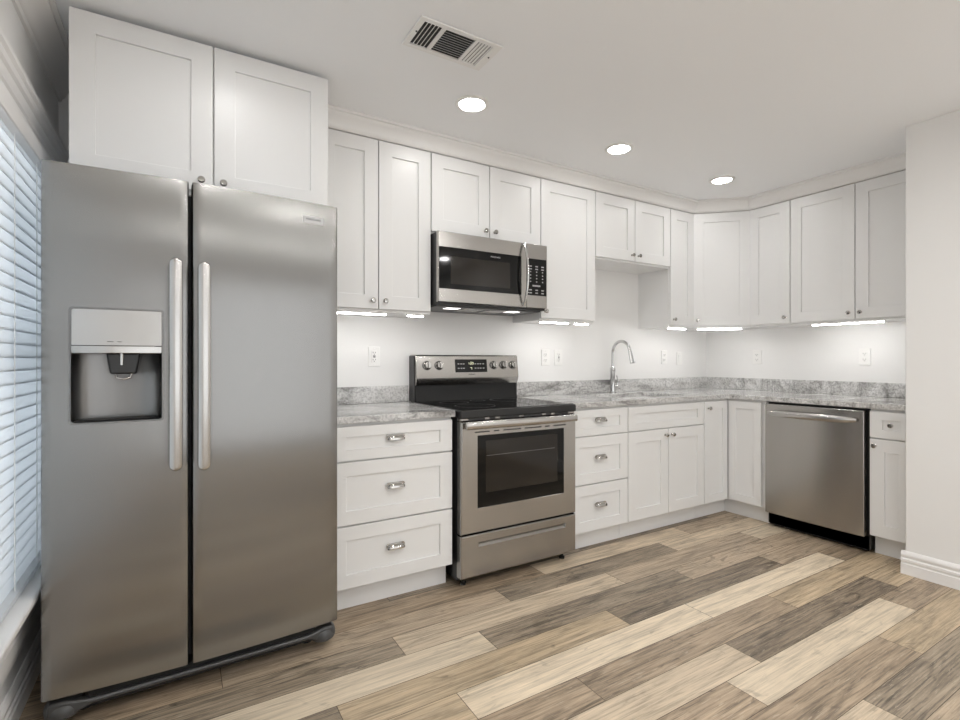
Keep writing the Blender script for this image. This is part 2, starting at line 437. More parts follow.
# ------------------------------------------------------------------ hardware, doors
def cached(fn):
    c = {}
    def f(*a):
        if a not in c: c[a] = fn(*a)
        return c[a]
    return f
@cached
def knob_mesh():
    m = MB().lathe([(0, 0), (.008, 0), (.008, .002), (.0045, .004), (.004, .012), (.0095, .016), (.0135, .020), (.0135, .024), (.010, .0275), (0, .0285)], '-y', n=20)
    o = m.build('knob', M['nickel']); me = o.data; bpy.data.objects.remove(o); return me
@cached
def pull_mesh():
    bm = MB(); a, h, d = .043, .021, .022
    sp = lambda v, e: math.copysign(abs(v) ** e, v)
    NU, NV = 20, 7; grid = []
    for i in range(NU + 1):
        u = math.pi * i / NU; row = []
        for j in range(NV + 1):
            v = math.pi / 2 * j / NV
            row.append(bm.bm.verts.new((a * sp(math.cos(u), .7), -.002 - d * sp(math.sin(u), .55) * sp(math.sin(v), .75), -.008 + h * sp(math.sin(u), .55) * sp(math.cos(v), .75))))
        grid.append(row)
    for i in range(NU):
        for j in range(NV):
            f = bm.bm.faces.new((grid[i][j], grid[i][j+1], grid[i+1][j+1], grid[i+1][j])); f.smooth = True
    bmesh.ops.remove_doubles(bm.bm, verts=bm.bm.verts[:], dist=1e-5)
    bmesh.ops.solidify(bm.bm, geom=bm.bm.faces[:], thickness=.0018)
    # rim that lies on the drawer
    bm.prism(rrect(0, .003, .092, .026, .011), 'y', -.0022, 0)
    o = bm.build('cup_pull', M['nickel'], sharp=50); me = o.data; bpy.data.objects.remove(o); return me
def put(name, me, parent, loc):
    o = bpy.data.objects.new(name, me); COL.objects.link(o); o.parent = parent; o.location = loc; return o

def shaker(name, parent, x0, x1, z0, z1, y, st=.074, th=.019, g=.0026, rec=.009, rail=None):
    """shaker front: flat frame round a sunk panel. y = back of the front, it faces -y"""
    x0 += g; x1 -= g; z0 += g; z1 -= g
    m = MB(); bm = m.bm
    yf = y - th; yp = yf + rec
    k = (rail or st) / st
    def ring(d, yy):
        c = d * k if d > .01 else d
        return [bm.verts.new(p) for p in ((x0+d, yy, z0+c), (x1-d, yy, z0+c), (x1-d, yy, z1-c), (x0+d, yy, z1-c))]
    e = .0015
    rs = [ring(0, y), ring(0, yf + e), ring(e, yf), ring(st - .001, yf), ring(st, yf + .001), ring(st, yp)]
    for a, b2 in zip(rs, rs[1:]):
        for i in range(4): bm.faces.new((a[i], a[(i+1) % 4], b2[(i+1) % 4], b2[i]))
    bm.faces.new(rs[-1]); bm.faces.new(rs[0][::-1])
    bmesh.ops.recalc_face_normals(bm, faces=bm.faces[:])
    return m.build(name, M['cab'], parent)

def knob(door, x, z, y): return put('knob', knob_mesh(), door, (x, y, z))
TH = .019
def wall_cab(label, loc, rz, w, z0, z1, doors, depth=.306, bottom=.011, kz=None):
    """wall cabinet, back at local y = 0. doors: list of (x0, x1, knob side)"""
    t = thing('wall_cabinet', label, 'cabinet', loc, rz, 'wall cabinets')
    MB().box(-w/2, w/2, -depth, 0, z0 - bottom, z1).build('carcass', M['cab'], t, bevel=.001, seg=1)
    for x0, x1, k in doors:
        d = shaker('door', t, x0, x1, z0, z1, -depth - .001)
        if k: knob(d, (x0 + .034) if k == 'l' else (x1 - .034), z0 + (kz or .046), -depth - .001 - TH)
    return t
def two(w): return [(-w/2, 0, 'r'), (0, w/2, 'l')]
UZ0, UZ1 = 1.434, 2.339
def back_cab(label, x0, x1, z0, doors): return wall_cab(label, ((x0 + x1) / 2, 0, 0), 0, x1 - x0, z0, UZ1, doors)
back_cab('white two-door wall cabinet above the left counter, between refrigerator and microwave', -3.544, -2.931, UZ0, two(.613))
back_cab('short white two-door wall cabinet directly above the microwave', -2.930, -2.157, 1.893, two(.773))
back_cab('tall white one-door wall cabinet right of the microwave, above the two outlets', -2.156, -1.682, UZ0, [(-.237, .237, 'l')])
back_cab('short white two-door wall cabinet hung high over the sink and faucet', -1.681, -.899, 1.884, two(.782))
back_cab('narrow white one-door wall cabinet between the sink cabinet and the angled corner cabinet', -.898, -.6115, UZ0, [(-.143, .143, 'l')])
# corner
t = thing('wall_cabinet', 'angled white wall cabinet set diagonally across the corner of the two runs', 'cabinet', (-.305, -.305, 0), R(-45), 'wall cabinets')
ca, sa = math.cos(R(45)), math.sin(R(45))
def loc45(x, y): dx, dy = x + .305, y + .305; return (dx * ca - dy * sa, dx * sa + dy * ca)   # world plan -> cabinet plan
MB().prism([loc45(*p) for p in ((-.0015, -.0015), (-.6105, -.0015), (-.6105, -.306), (-.306, -.6105), (-.0015, -.6105))], 'z', UZ0 - .011, UZ1).build('carcass', M['cab'], t)
yd = loc45(-.6105, -.306)[1]
dw = math.hypot(.3045, .3045) / 2
d = shaker('door', t, -dw + .004, dw - .004, UZ0, UZ1, yd - .001); knob(d, -dw + .036, UZ0 + .046, yd - .001 - TH)
def right_cab(label, y0, y1, doors): return wall_cab(label, (0, (y0 + y1) / 2, 0), R(-90), y0 - y1, UZ0, UZ1, doors)
right_cab('narrow white one-door wall cabinet just right of the angled corner cabinet', -.6115, -.925, [(-.1567, .1567, 'r')])
right_cab('wide white two-door wall cabinet at the far right, beside the divider wall', -.926, -1.763, two(.837))
t = thing('wall_cabinet', 'large deep white two-door cabinet up against the ceiling above the refrigerator', 'cabinet', (-4.025, 0, 0), 0, 'wall cabinets')
MB().box(-.451, .451, -.615, -.0015, 1.815, 2.4185).build('carcass', M['cab'], t, bevel=.001, seg=1)
for x0, x1, kx in ((-.451, 0, -.043), (0, .451, .034)):
    d = shaker('door', t, x0, x1, 1.830, 2.4185, -.616, st=.075); knob(d, kx, 1.872, -.616 - TH)

# ------------------------------------------------------------------ base cabinets
BD, BZ0, BZ1, KZ = .613, .118, .872, .114     # carcass depth, fronts from / to, toe-kick height
def base_cab(label, loc, rz, w, x_fill=0):
    t = thing('base_cabinet', label, 'cabinet', loc, rz, 'base cabinets')
    MB().box(-w/2, w/2, -BD, -.0015, KZ, BZ1 + .003).build('carcass', M['cab'], t, bevel=.001, seg=1)
    MB().box(-w/2 + .001, w/2 - .001, -.555, -.53, 0, KZ).build('toe_kick', M['cab'], t)
    return t
def drawer(t, x0, x1, z0, z1, pull=True):
    d = shaker('drawer', t, x0, x1, z0, z1, -BD - .001, st=.068, rail=.048 if z1 - z0 < .2 else .064)
    if pull: put('cup_pull', pull_mesh(), d, ((x0 + x1) / 2, -BD - .001 - TH, (z0 + z1) / 2 + .012))
    return d
for lab, x0, x1 in (('white three-drawer base cabinet between the refrigerator and the range', -3.566, -2.953), ('narrower white three-drawer base cabinet right of the range', -2.166, -1.690)):
    w_ = x1 - x0
    t = base_cab(lab, ((x0 + x1) / 2, 0, 0), 0, w_)
    for z0, z1 in ((.702, .864), (.409, .700), (.120, .407)): drawer(t, -w_/2, w_/2, z0, z1)
t = base_cab('white sink base cabinet with a false drawer front over two doors', ((-1.689 - .914) / 2, 0, 0), 0, .775)
shaker('false_drawer_front', t, -.3875, .3875, .702, .864, -BD - .001, st=.072, rail=.048)
for x0, x1, k in ((-.3875, 0, -.034), (0, .3875, .034)):
    d = shaker('door', t, x0, x1, .120, .700, -BD - .001); knob(d, k, .656, -BD - .001 - TH)
t = thing('base_cabinet', 'white corner base cabinet with two narrow doors meeting in the inner corner', 'cabinet', (-.3, -.3, 0), 0, 'base cabinets')
o3 = .3
MB().prism([(x + o3, y + o3) for x, y in ((-.0015, -.0015), (-.9125, -.0015), (-.9125, -.613), (-.613, -.613), (-.613, -.915), (-.0015, -.915))], 'z', KZ, BZ1 + .003).build('carcass', M['cab'], t)
MB().prism([(x + o3, y + o3) for x, y in ((-.9125, -.53), (-.9125, -.555), (-.555, -.555), (-.555, -.915), (-.53, -.915), (-.53, -.53))], 'z', 0, KZ).build('toe_kick', M['cab'], t)
d = shaker('door', t, -.9125 + o3, -.635 + o3, .120, .864, -.614 + o3, st=.055); knob(d, -.868 + o3, .813, -.614 - TH + o3)
d = shaker('door', t, .636 - o3, .889 - o3, .120, .864, -.614 + o3, st=.055); d.rotation_euler = (0, 0, R(-90))
t = base_cab('slim white base cabinet with one small drawer and a door beside the divider wall', (0, (-1.546 + YW) / 2, 0), R(-90), 1.546 - YW * -1 if False else abs(YW + 1.546) - .002)
hw = abs(YW + 1.546) / 2 - .001
d = shaker('drawer', t, -hw, hw, .702, .864, -BD - .001, st=.064, rail=.05); knob(d, 0, .785, -BD - .001 - TH)
d = shaker('door', t, -hw, hw, .120, .700, -BD - .001); knob(d, -hw + .030, .658, -BD - .001 - TH)

# ------------------------------------------------------------------ worktops
CZ0, CZ1 = .8755, .9085
t = thing('countertop', 'short grey granite countertop between the refrigerator and the range', 'countertop', (-3.26, 0, CZ0))
MB().box(-.313, .317, -.645, -.001, 0, CZ1 - CZ0).build('slab', M['granite'], t, bevel=.003)
MB().box(-.313, .317, -.022, -.001, CZ1 - CZ0, .1325).build('backsplash', M['granite'], t, bevel=.002)
t = thing('countertop', 'L-shaped grey granite countertop running round the corner, with the sink cut into it', 'countertop', (-1.0, -.3, CZ0))
bm = bmesh.new()
def loop(pts):
    v = [bm.verts.new((x + 1.0, y + .3, 0)) for x, y in pts]
    return [bm.edges.new((v[i], v[(i+1) % len(v)])) for i in range(len(v))]
SX0, SX1, SY0, SY1 = -1.655, -.985, -.545, -.155
ed = loop([(-.001, -.001), (-2.170, -.001), (-2.170, -.645), (-.652, -.645), (-.646, -.651), (-.646, YW + .002), (-.001, YW + .002)])
ed += loop(rrect((SX0 + SX1) / 2, (SY0 + SY1) / 2, SX1 - SX0, SY1 - SY0, .05))
bmesh.ops.triangle_fill(bm, use_beauty=True, use_dissolve=False, edges=ed)
bmesh.ops.recalc_face_normals(bm, faces=bm.faces[:])
g = bmesh.ops.extrude_face_region(bm, geom=bm.faces[:])
bmesh.ops.translate(bm, verts=[v for v in g['geom'] if isinstance(v, bmesh.types.BMVert)], vec=(0, 0, CZ1 - CZ0))
bmesh.ops.recalc_face_normals(bm, faces=bm.faces[:])
m = MB(); m.bm.free(); m.bm = bm
m.build('slab', M['granite'], t, bevel=.0025, seg=2)
MB().prism([(x + 1.0, y + .3) for x, y in ((-.001, -.001), (-2.170, -.001), (-2.170, -.022), (-.022, -.022), (-.022, YW + .002), (-.001, YW + .002))], 'z', CZ1 - CZ0, .1325).build('backsplash', M['granite'], t, bevel=.002)

# sink under the cut-out
t = thing('sink', 'undermount stainless steel sink let into the granite below the faucet', 'sink', ((SX0 + SX1) / 2, (SY0 + SY1) / 2, .67))
w_, h_ = SX1 - SX0 + .008, SY1 - SY0 + .008
rings = []
for dw_, z in ((.0, .2045), (.0, .19), (.004, .06), (.02, .022), (.06, .010), (.2, .004)):
    rings.append([(x, y, z) for x, y in rrect(0, 0, w_ - 2*dw_, h_ - 2*min(dw_, .15), .052 - min(.01, dw_))])
outer = [[(x, y, z) for x, y in rrect(0, 0, w_ + .012, h_ + .012, .058)] for z in (0, .2045)]
MB().sweep(outer + rings, smooth=True).build('basin', M['sinksteel'], t)
MB().lathe([(.045, .0045), (.045, .007), (.03, .006), (.0, .005)], 'z', n=24).build('drain', M['chrome'], t)

# faucet
FX, FY = -1.275, -.085
t = thing('faucet', 'tall chrome gooseneck faucet with pull-down spray head behind the sink', 'faucet', (FX, FY, CZ1))
MB().lathe([(0, 0), (.027, 0), (.027, .006), (.0215, .012), (.0195, .04), (.0195, .160), (.0225, .166), (.0225, .190), (.016, .197), (.0125, .204), (0, .204)], 'z', n=24).build('base', M['chrome'], t)
path = [(0, 0, .17), (0, 0, .25), (0, 0, .31)]
ra = .088
for k in range(1, 17):
    a = math.pi * .93 * k / 16
    path.append((0, -ra + ra * math.cos(a), .31 + ra * math.sin(a)))
ex = Vector(path[-1]); dr = (ex - Vector(path[-2])).normalized()
path.append(tuple(ex + dr * .02))
MB().tube(path, .0115, 14).build('spout', M['chrome'], t)
sp = ex + dr * .01
MB().tube([sp, sp + dr * .012, sp + dr * .03, sp + dr * .070, sp + dr * .090, sp + dr * .092], [.0125, .0155, .0155, .0185, .0205, .012], 16).build('spray_head', M['chrome'], t)
h = MB().tube([(.015, 0, .052), (.048, 0, .052)], .0125, 14); h.tube([(.042, 0, .055), (.050, -.004, .078), (.046, -.006, .108), (.034, -.008, .135)], [.006, .0055, .005, .0045], 10)
h.build('handle', M['chrome'], t)

# ------------------------------------------------------------------ refrigerator
FCX = -4.048
t = thing('refrigerator', 'tall stainless steel side-by-side refrigerator with ice and water dispenser', 'refrigerator', (FCX - .003, -.795, 0), R(1.6))
FW = .914
MB().box(-FW/2 + .004, FW/2 - .004, -.0, .70, .045, 1.762).build('case', M['dgrey'], t, bevel=.004)
def fridge_door(name, x0, x1, hole=None):
    """door slab with a gently bowed front; local y of the front at x"""
    z0, z1 = .111, 1.785
    N = 14
    def fy(x, e=0): s = (x + FW/2) / FW; return -.074 - .022 * (1 - (2*s - 1) ** 2) 
    def col(x, e):
        return (x, fy(x) + e)
    xs = [x0 + (x1 - x0) * i / N for i in range(N + 1)]
    if hole:
        hx0, hx1, hz0, hz1 = hole
        xs = sorted(set([x for x in xs if abs(x - hx0) > .012 and abs(x - hx1) > .012] + [hx0, hx1]))
    m = MB(); bm = m.bm
    zs = [z0, z1] if not hole else [z0, hz0, hz1, z1]
    # outline with rounded vertical edges
    r = .010
    F = {}
    def vert(x, z):
        k = (round(x, 5), round(z, 5))
        if k not in F:
            d = min(x - x0, x1 - x); y = fy(x)
            if d < 1e-6: y += r
            F[k] = bm.verts.new((x, y, z))
        return F[k]
    xs2 = [xs[0], xs[0] + r * .35, xs[0] + r] + xs[1:-1] + [xs[-1] - r, xs[-1] - r * .35, xs[-1]]
    def yy(x):
        d = min(x - x0, x1 - x); y = fy(x)
        if d < r: q = r - d; y += r - math.sqrt(max(r*r - q*q, 0))
        return y
    grid = {(i, j): bm.verts.new((x, yy(x), z)) for i, x in enumerate(xs2) for j, z in enumerate(zs)}
    back = {(i, j): bm.verts.new((x, -.004, z)) for i, x in enumerate(xs2) for j, z in enumerate(zs)}
    nx, nz = len(xs2), len(zs)
    for i in range(nx - 1):
        for j in range(nz - 1):
            if hole and xs2[i] >= hx0 - 1e-6 and xs2[i+1] <= hx1 + 1e-6 and j == 1: continue
            f = bm.faces.new((grid[i, j], grid[i+1, j], grid[i+1, j+1], grid[i, j+1])); f.smooth = True
            bm.faces.new((back[i, j+1], back[i+1, j+1], back[i+1, j], back[i, j]))
    for i in range(nx - 1):
        bm.faces.new((grid[i, nz-1], grid[i+1, nz-1], back[i+1, nz-1], back[i, nz-1]))
        bm.faces.new((back[i, 0], back[i+1, 0], grid[i+1, 0], grid[i, 0]))
    for j in range(nz - 1):
        bm.faces.new((grid[0, j], grid[0, j+1], back[0, j+1], back[0, j]))
        bm.faces.new((back[nx-1, j], back[nx-1, j+1], grid[nx-1, j+1], grid[nx-1, j]))
    if hole:
        ii = [i for i, x in enumerate(xs2) if hx0 - 1e-6 <= x <= hx1 + 1e-6]
        for a, b2 in zip(ii, ii[1:]):
            bm.faces.new((grid[a, 1], grid[b2, 1], back[b2, 1], back[a, 1])); bm.faces.new((back[a, 2], back[b2, 2], grid[b2, 2], grid[a, 2]))
        for i, fl in ((ii[0], 0), (ii[-1], 1)):
            bm.faces.new((grid[i, 1], grid[i, 2], back[i, 2], back[i, 1]))
    bmesh.ops.recalc_face_normals(bm, faces=bm.faces[:])
    return m.build(name, M['steelf'], t, sharp=40), fy
def lx(wx): return wx - FCX           # world x on the front -> local x
DX = -.060                            # the gap between the doors (local x)
DX = lx(-4.108)
H0, H1, Z0, Z1 = lx(-4.434), lx(-4.188), .964, 1.333
fd, fy = fridge_door('freezer_door', -FW/2, DX - .005, (H0, H1, Z0, Z1))
rd, fy = fridge_door('refrigerator_door', DX + .005, FW/2)
# dispenser
ym = fy((H0 + H1) / 2)
bz = MB()
o_ = rrect((H0+H1)/2, (Z0+Z1)/2, H1-H0+.006, Z1-Z0+.006, .012); i_ = rrect((H0+H1)/2, (Z0+Z1)/2, H1-H0-.006, Z1-Z0-.006, .009)
bz.sweep([[(x, fy(x) - .003, z) for x, z in o_], [(x, fy(x) - .003, z) for x, z in i_], [(x, fy(x) + .004, z) for x, z in i_], [(x, fy(x) + .004, z) for x, z in o_]], closed=True, smooth=False)
bz.build('dispenser_trim', M['steeld'], fd)
pz = 1.213
MB().prism([(H0+.003, ym + .010), (H0+.003, fy(H0) - .0005), ((H0+H1)/2, ym - .0005), (H1-.003, fy(H1) - .0005), (H1-.003, ym + .010)], 'z', pz, Z1 - .003).build('dispenser_panel', M['steels'], fd, bevel=.0015)
MB().prism([(H0+.003, ym + .010), (H0+.003, fy(H0) - .004), (H0*.75+H1*.25, ym - .010), ((H0+H1)/2, ym - .012), (H0*.25+H1*.75, ym - .010), (H1-.003, fy(H1) - .004), (H1-.003, ym + .010)], 'z', pz - .025, pz - .001).build('dispenser_lip', M['steels'], fd, bevel=.002)
# recess shell: curved back
rc = MB(); A = []
for k in range(13):
    a = math.pi * k / 12
    A.append(((H0+H1)/2 - (H1-H0-.004)/2 * math.copysign(abs(math.cos(a)) ** .6, math.cos(a)), ym + .004 + .066 * math.sin(a) ** .7))
rc.sweep([[(x, y, z) for x, y in A] + [(x, y + .003, z) for x, y in A[::-1]] for z in (Z0 + .004, pz - .02)], cap=True)
rc.build('dispenser_recess', M['steeld'], fd)
MB().box(H0, H1, ym + .012, ym + .073, Z0 + .001, Z0 + .006).build('dispenser_floor', M['blackp'], fd)
MB().box(H0, H1, ym + .02, ym + .073, pz - .022, pz - .010).build('dispenser_roof', M['blackp'], fd)
MB().box(H0 + .012, H1 - .012, ym + .004, ym + .05, Z0 + .006, Z0 + .012).build('drip_tray', M['blackp'], fd, bevel=.002)
nx_ = lx(-4.297)
MB().prism([(nx_ - .047, 1.19), (nx_ + .047, 1.19), (nx_ + .036, 1.120), (nx_ - .036, 1.120)], 'y', ym + .012, ym + .055).build('dispenser_nozzle', M['black'], fd, bevel=.006)
MB().tube([(nx_ - .022, ym + .02, 1.125), (nx_ - .018, ym + .012, 1.108), (nx_, ym + .009, 1.104), (nx_ + .018, ym + .012, 1.108), (nx_ + .022, ym + .02, 1.125)], .003, 8).build('dispenser_paddle', M['steels'], fd)
MB().lathe([(.006, 1.150), (.006, 1.188)], 'z', (nx_ - .005, ym + .011, 0), 12).build('water_spout', M['steels'], fd)
for k in range(3): MB().box(H0 + .095 + .026*k, H0 + .111 + .026*k, ym - .0009, ym + .002, pz + .012, pz + .0135).build('icon_mark', M['ink'], fd)
# handles: long flat blades with rounded ends, standing off on two posts
def fhandle(door, cx, z0, z1):
    m = MB(); rings = []
    hwid = .0195
    ends = [.0003, .0015, .004, .0075, .012, .018, .026]; LL = z1 - z0
    for q_ in [e / LL for e in ends] + [.08 + .84 * k / 16 for k in range(17)] + [1 - e / LL for e in ends[::-1]]:
        s = q_; z = z0 + (z1 - z0) * s
        e = min(s, 1 - s) * (z1 - z0)
        wdt = hwid * math.sqrt(max(1 - max(0, (.022 - e) / .022) ** 2, .0004))
        off = .046 + .010 * math.sin(math.pi * s)
        y = fy(cx) - off
        rings.append([(cx + wdt * math.cos(a) , y + .0105 * min(1, .35 + wdt / hwid) * math.copysign(abs(math.sin(a)) ** .7, math.sin(a)), z) for a in [2*math.pi*i/16 for i in range(16)]])
    m.sweep(rings)
    for z in (z0 + .06, z1 - .06): m.prism(rrect(cx, z, .024, .05, .008), 'y', fy(cx) - .044, fy(cx) + .003)
    m.build('handle', M['steels'], door)
fhandle(fd, lx(-4.152), .795, 1.508); fhandle(rd, lx(-4.069), .788, 1.503)
bx = lx(-3.690); by = fy(bx)
pl = MB().box(-.0395, .0395, -.003, .001, -.0135, .0135).build('badge', M['badge'], rd, bevel=.001); pl.location = (bx, by + .0005, 1.716); pl.rotation_euler = (0, 0, R(4.2))
q = text('badge_lettering', 'FRIGIDAIRE', .0115, M['ink'], rd, (bx, by - .0032, 1.718), (R(90), 0, R(4.2)), sx=1.0)
# base grille, hinge feet, caster
MB().box(-.34, .37, -.062, .0, .050, .098).build('base_grille', M['blackp'], t)
gr = MB()
prof = [(-.44, .094), (-.40, .094), (-.33, .080), (.34, .080), (.40, .094), (.44, .094), (.445, .06), (.40, .044), (.34, .064), (-.33, .064), (-.39, .042), (-.445, .055)]
gr.prism(prof, 'y', -.078, -.050); gr.build('kick_bar', M['greyp'], t, bevel=.006)
for s in (-1, 1):
    f = MB(); f.lathe([(0, 0), (.040, 0), (.050, .010), (.052, .026), (.047, .042), (.035, .052), (0, .054)], 'z', (s * .405, -.030, .036), 20, 1.0, 1.15); f.build('hinge_foot', M['greyp'], t)
    for y_ in (.04, .62): MB().lathe([(0, 0), (.02, 0), (.02, .05), (0, .05)], 'z', (s * .36, y_, 0), 12).build('leveling_leg', M['blackp'], t)

# ------------------------------------------------------------------ range
RX = -2.5555
t = thing('range', 'freestanding stainless steel electric range with a black glass cooktop', 'range', (RX, 0, 0))
HW = .3775
BO = .004
MB().box(-HW, HW, -.640, -.025, .035, .868).build('body', M['black'], t, bevel=.002)
MB().box(-HW - .001, HW + .001, -.692, -.05, .867, .9085).build('cooktop', M['black'], t, bevel=.006, seg=3)
ct = MB().box(-HW + .012, HW - .012, -.680, -.098, .9075, .9115).build('cooktop_glass', M['bglass'], t, bevel=.001)
for x, y, r_ in ((-.19, -.50, .11), (.19, -.50, .085), (-.19, -.25, .085), (.19, -.25, .11), (0, -.2, .045)):
    m = MB()
    ring = lambda r0, z: [(x + r0 * math.cos(2*math.pi*k/40), y + r0 * math.sin(2*math.pi*k/40), z) for k in range(40)]
    m.sweep([ring(r_, .9116), ring(r_ + .0018, .9116), ring(r_ + .0018, .9118), ring(r_, .9118)], closed=True); m.build('burner_ring', M['greyp'], t)
MB().prism([(-.006, .905), (-.095, .905), (-.082, .94), (-.076, 1.014), (-.006, 1.014)], 'x', -HW + .006 + BO, HW - .006 + BO).build('riser', M['blackp'], t, bevel=.002)
bgp = MB().prism([(-.004, 1.008), (-.084, 1.008), (-.090, 1.012), (-.104, 1.046), (-.106, 1.056), (-.088, 1.188), (-.080, 1.196), (-.004, 1.196)], 'x', -HW + .004 + BO, HW - .004 + BO).build('control_panel', M['steel'], t, bevel=.0025)
for s_ in (-1, 1): MB().box(BO + s_ * (HW - .001) - .003, BO + s_ * (HW - .001) + .003, -.078, -.004, .91, 1.19).build('panel_end_cap', M['greyp'], t, bevel=.002)
slope = math.atan2(.018, .132)
def onpanel(z): return -.106 + (z - 1.056) * .018 / .132
zc = 1.127
disp = MB().box(-.116, .116, -.004, .002, -.0415, .0415).build('display', M['bglass'], t, bevel=.001); disp.location = (.014, onpanel(1.127), 1.127); disp.rotation_euler = (-slope, 0, 0)
for zz in (.012, -.016):
    for x in (-.095, -.075, -.058, .028, .048, .066, .088):
        MB().box(x - .006, x + .006, -.0052, -.0035, zz - .003, zz + .003).build('display_mark', M['mark'], disp)
cm = MB()
for x, z, w1, h1 in ((-.018, .016, .0025, .012), (-.008, .010, .009, .0025), (-.004, .016, .0025, .022), (.008, .022, .010, .0025), (.008, .010, .010, .0025), (.003, .016, .0025, .012), (.013, .016, .0025, .012), (-.004, -.012, .012, .0025), (.0, -.018, .0025, .012)):
    cm.box(x - w1/2, x + w1/2, -.0052, -.0035, z - h1/2, z + h1/2)
cm.build('clock_digits', M['clock'], disp)
text('panel_lettering', 'FRIGIDAIRE', .009, M['ink'], t, (.014, onpanel(1.073) - .0007, 1.073), (R(90) - slope, 0, 0))
for wx in (-2.839, -2.758, -2.358, -2.283, -2.208):
    k = MB().lathe([(0, 0), (.026, 0), (.026, .004), (.0225, .006), (.0215, .024), (.019, .028), (0, .0285)], '-y', n=24)
    k.box(-.005, .005, -.037, -.020, -.020, .020)
    k = k.build('knob', M['steels'], t, bevel=.001); k.location = (wx - RX - .013, onpanel(1.130), 1.130); k.rotation_euler = (-slope, 0, 0)
    sk = MB().lathe([(0, 0), (.0285, 0), (.0285, .0025), (0, .0025)], '-y', n=24).build('knob_skirt', M['black'], k)
def slots(z, y, x0, x1, h):
    m = MB(); x = x0; i = 0
    seq = (.075, .028, .095, .095, .028, .075); gaps = .022
    tot = sum(seq) + gaps * 5; k = (x1 - x0) / tot
    for s in seq:
        m.box(x, x + s * k, y - .0006, y + .004, z - h/2, z + h/2); x += (s + gaps) * k
    return m
MB().box(-HW, HW, -.676, -.640, .853, .867).build('vent_trim', M['steel'], t, bevel=.002)
slots(.8600, -.676, -.33, .33, .010).build('vent_slots', M['slot'], t)
dr_ = MB()
FYr = -.690
bm = dr_.bm
def rg(x0, x1, z0, z1, y): return [bm.verts.new(p) for p in ((x0, y, z0), (x1, y, z0), (x1, y, z1), (x0, y, z1))]
wx0, wx1, wz0, wz1 = -.284, .290, .403, .777
rs = [rg(-HW, HW, .278, .851, -.645), rg(-HW, HW, .278, .851, FYr + .006), rg(-HW + .006, HW - .006, .284, .845, FYr), rg(wx0, wx1, wz0, wz1, FYr), rg(wx0 + .003, wx1 - .003, wz0 + .003, wz1 - .003, FYr + .004)]
for a, b2 in zip(rs, rs[1:]):
    for i in range(4): bm.faces.new((a[i], a[(i+1) % 4], b2[(i+1) % 4], b2[i]))
bm.faces.new(rs[-1]); bm.faces.new(rs[0][::-1]); bmesh.ops.recalc_face_normals(bm, faces=bm.faces[:])
od = dr_.build('oven_door', M['steel'], t)
MB().box(wx0 + .003, wx1 - .003, FYr + .0015, FYr + .004, wz0 + .003, wz1 - .003).build('window', M['bglass'], od)
MB().box(wx0 + .05, wx1 - .05, FYr + .0009, FYr + .0015, wz0 + .075, wz1 - .03).build('inner_glass', M['oglass'], od)
rk = MB()
for z in (.668,): rk.box(wx0 + .055, wx1 - .07, FYr + .0005, FYr + .0009, z, z + .0022)
rk.build('oven_rack', M['steeld'], od)  # thin line laid across the oven glass
hb = MB(); rings = []
for k in range(25):
    s = -1 + 2 * k / 24; x = s * (HW - .016); y = FYr - .022 - .012 * (1 - s * s); z = .833
    rings.append([(x, y + .011 * math.cos(a), z + .0200 * math.copysign(abs(math.sin(a)) ** .8, math.sin(a))) for a in [2*math.pi*i/14 for i in range(14)]])
hb.sweep(rings)
for s in (-1, 1): hb.box(s * (HW - .035) - .014, s * (HW - .035) + .014, FYr - .022, FYr + .002, .823, .843)
hb.build('handle', M['steels'], od)
slots(.795, FYr, -.30, .30, .006).build('door_vent_slots', M['slot'], od)  # dark bars standing for the vent slots mirrored in the door
dz = MB(); bm = dz.bm
sx0, sx1, sz0, sz1 = -.278, .300, .205, .232
rs = [rg(-HW, HW, .055, .270, -.640), rg(-HW, HW, .055, .270, FYr + .006), rg(-HW + .006, HW - .006, .061, .264, FYr), rg(sx0, sx1, sz0, sz1, FYr), rg(sx0 + .004, sx1 - .004, sz0 + .018, sz1 - .002, FYr + .016)]
for a, b2 in zip(rs, rs[1:]):
    for i in range(4): bm.faces.new((a[i], a[(i+1) % 4], b2[(i+1) % 4], b2[i]))
bm.faces.new(rs[-1]); bm.faces.new(rs[0][::-1]); bmesh.ops.recalc_face_normals(bm, faces=bm.faces[:])
dz.build('storage_drawer', M['steel'], t)
for x in (-.33, .33):
    for y in (-.62, -.08): MB().lathe([(0, 0), (.016, 0), (.016, .012), (.009, .014), (.009, .036), (0, .036)], 'z', (x, y, 0), 12).build('foot', M['blackp'], t)

# ------------------------------------------------------------------ microwave
t = thing('microwave', 'stainless over-the-range microwave with black glass window hung above the range', 'microwave', (-2.545, 0, 1.470))
MW = .3795
MB().box(-MW, MW, -.380, -.002, .006, .410).build('case', M['black'], t, bevel=.002)
FYm = -.402; sp_ = .223
d = MB(); bm = d.bm
z0, z1 = .018, .413
wx0, wx1, wz0, wz1 = -.372 + .0, .180, .093, .328
rs = [rg(-MW, sp_ - .001, z0, z1, -.3805), rg(-MW, sp_ - .001, z0, z1, FYm + .006), rg(-MW + .004, sp_ - .003, z0 + .004, z1 - .004, FYm), rg(-MW + .0055, wx1 + .004, wz0, wz1, FYm), rg(-MW + .007, wx1 + .002, wz0 + .002, wz1 - .002, FYm + .003)]
for a, b2 in zip(rs, rs[1:]):
    for i in range(4): bm.faces.new((a[i], a[(i+1) % 4], b2[(i+1) % 4], b2[i]))
bm.faces.new(rs[-1]); bm.faces.new(rs[0][::-1]); bmesh.ops.recalc_face_normals(bm, faces=bm.faces[:])
md = d.build('door', M['steel'], t)
wi = MB().box(-MW + .007, wx1 + .002, FYm + .0012, FYm + .003, wz0 + .002, wz1 - .002).build('window', M['bglass'], md)
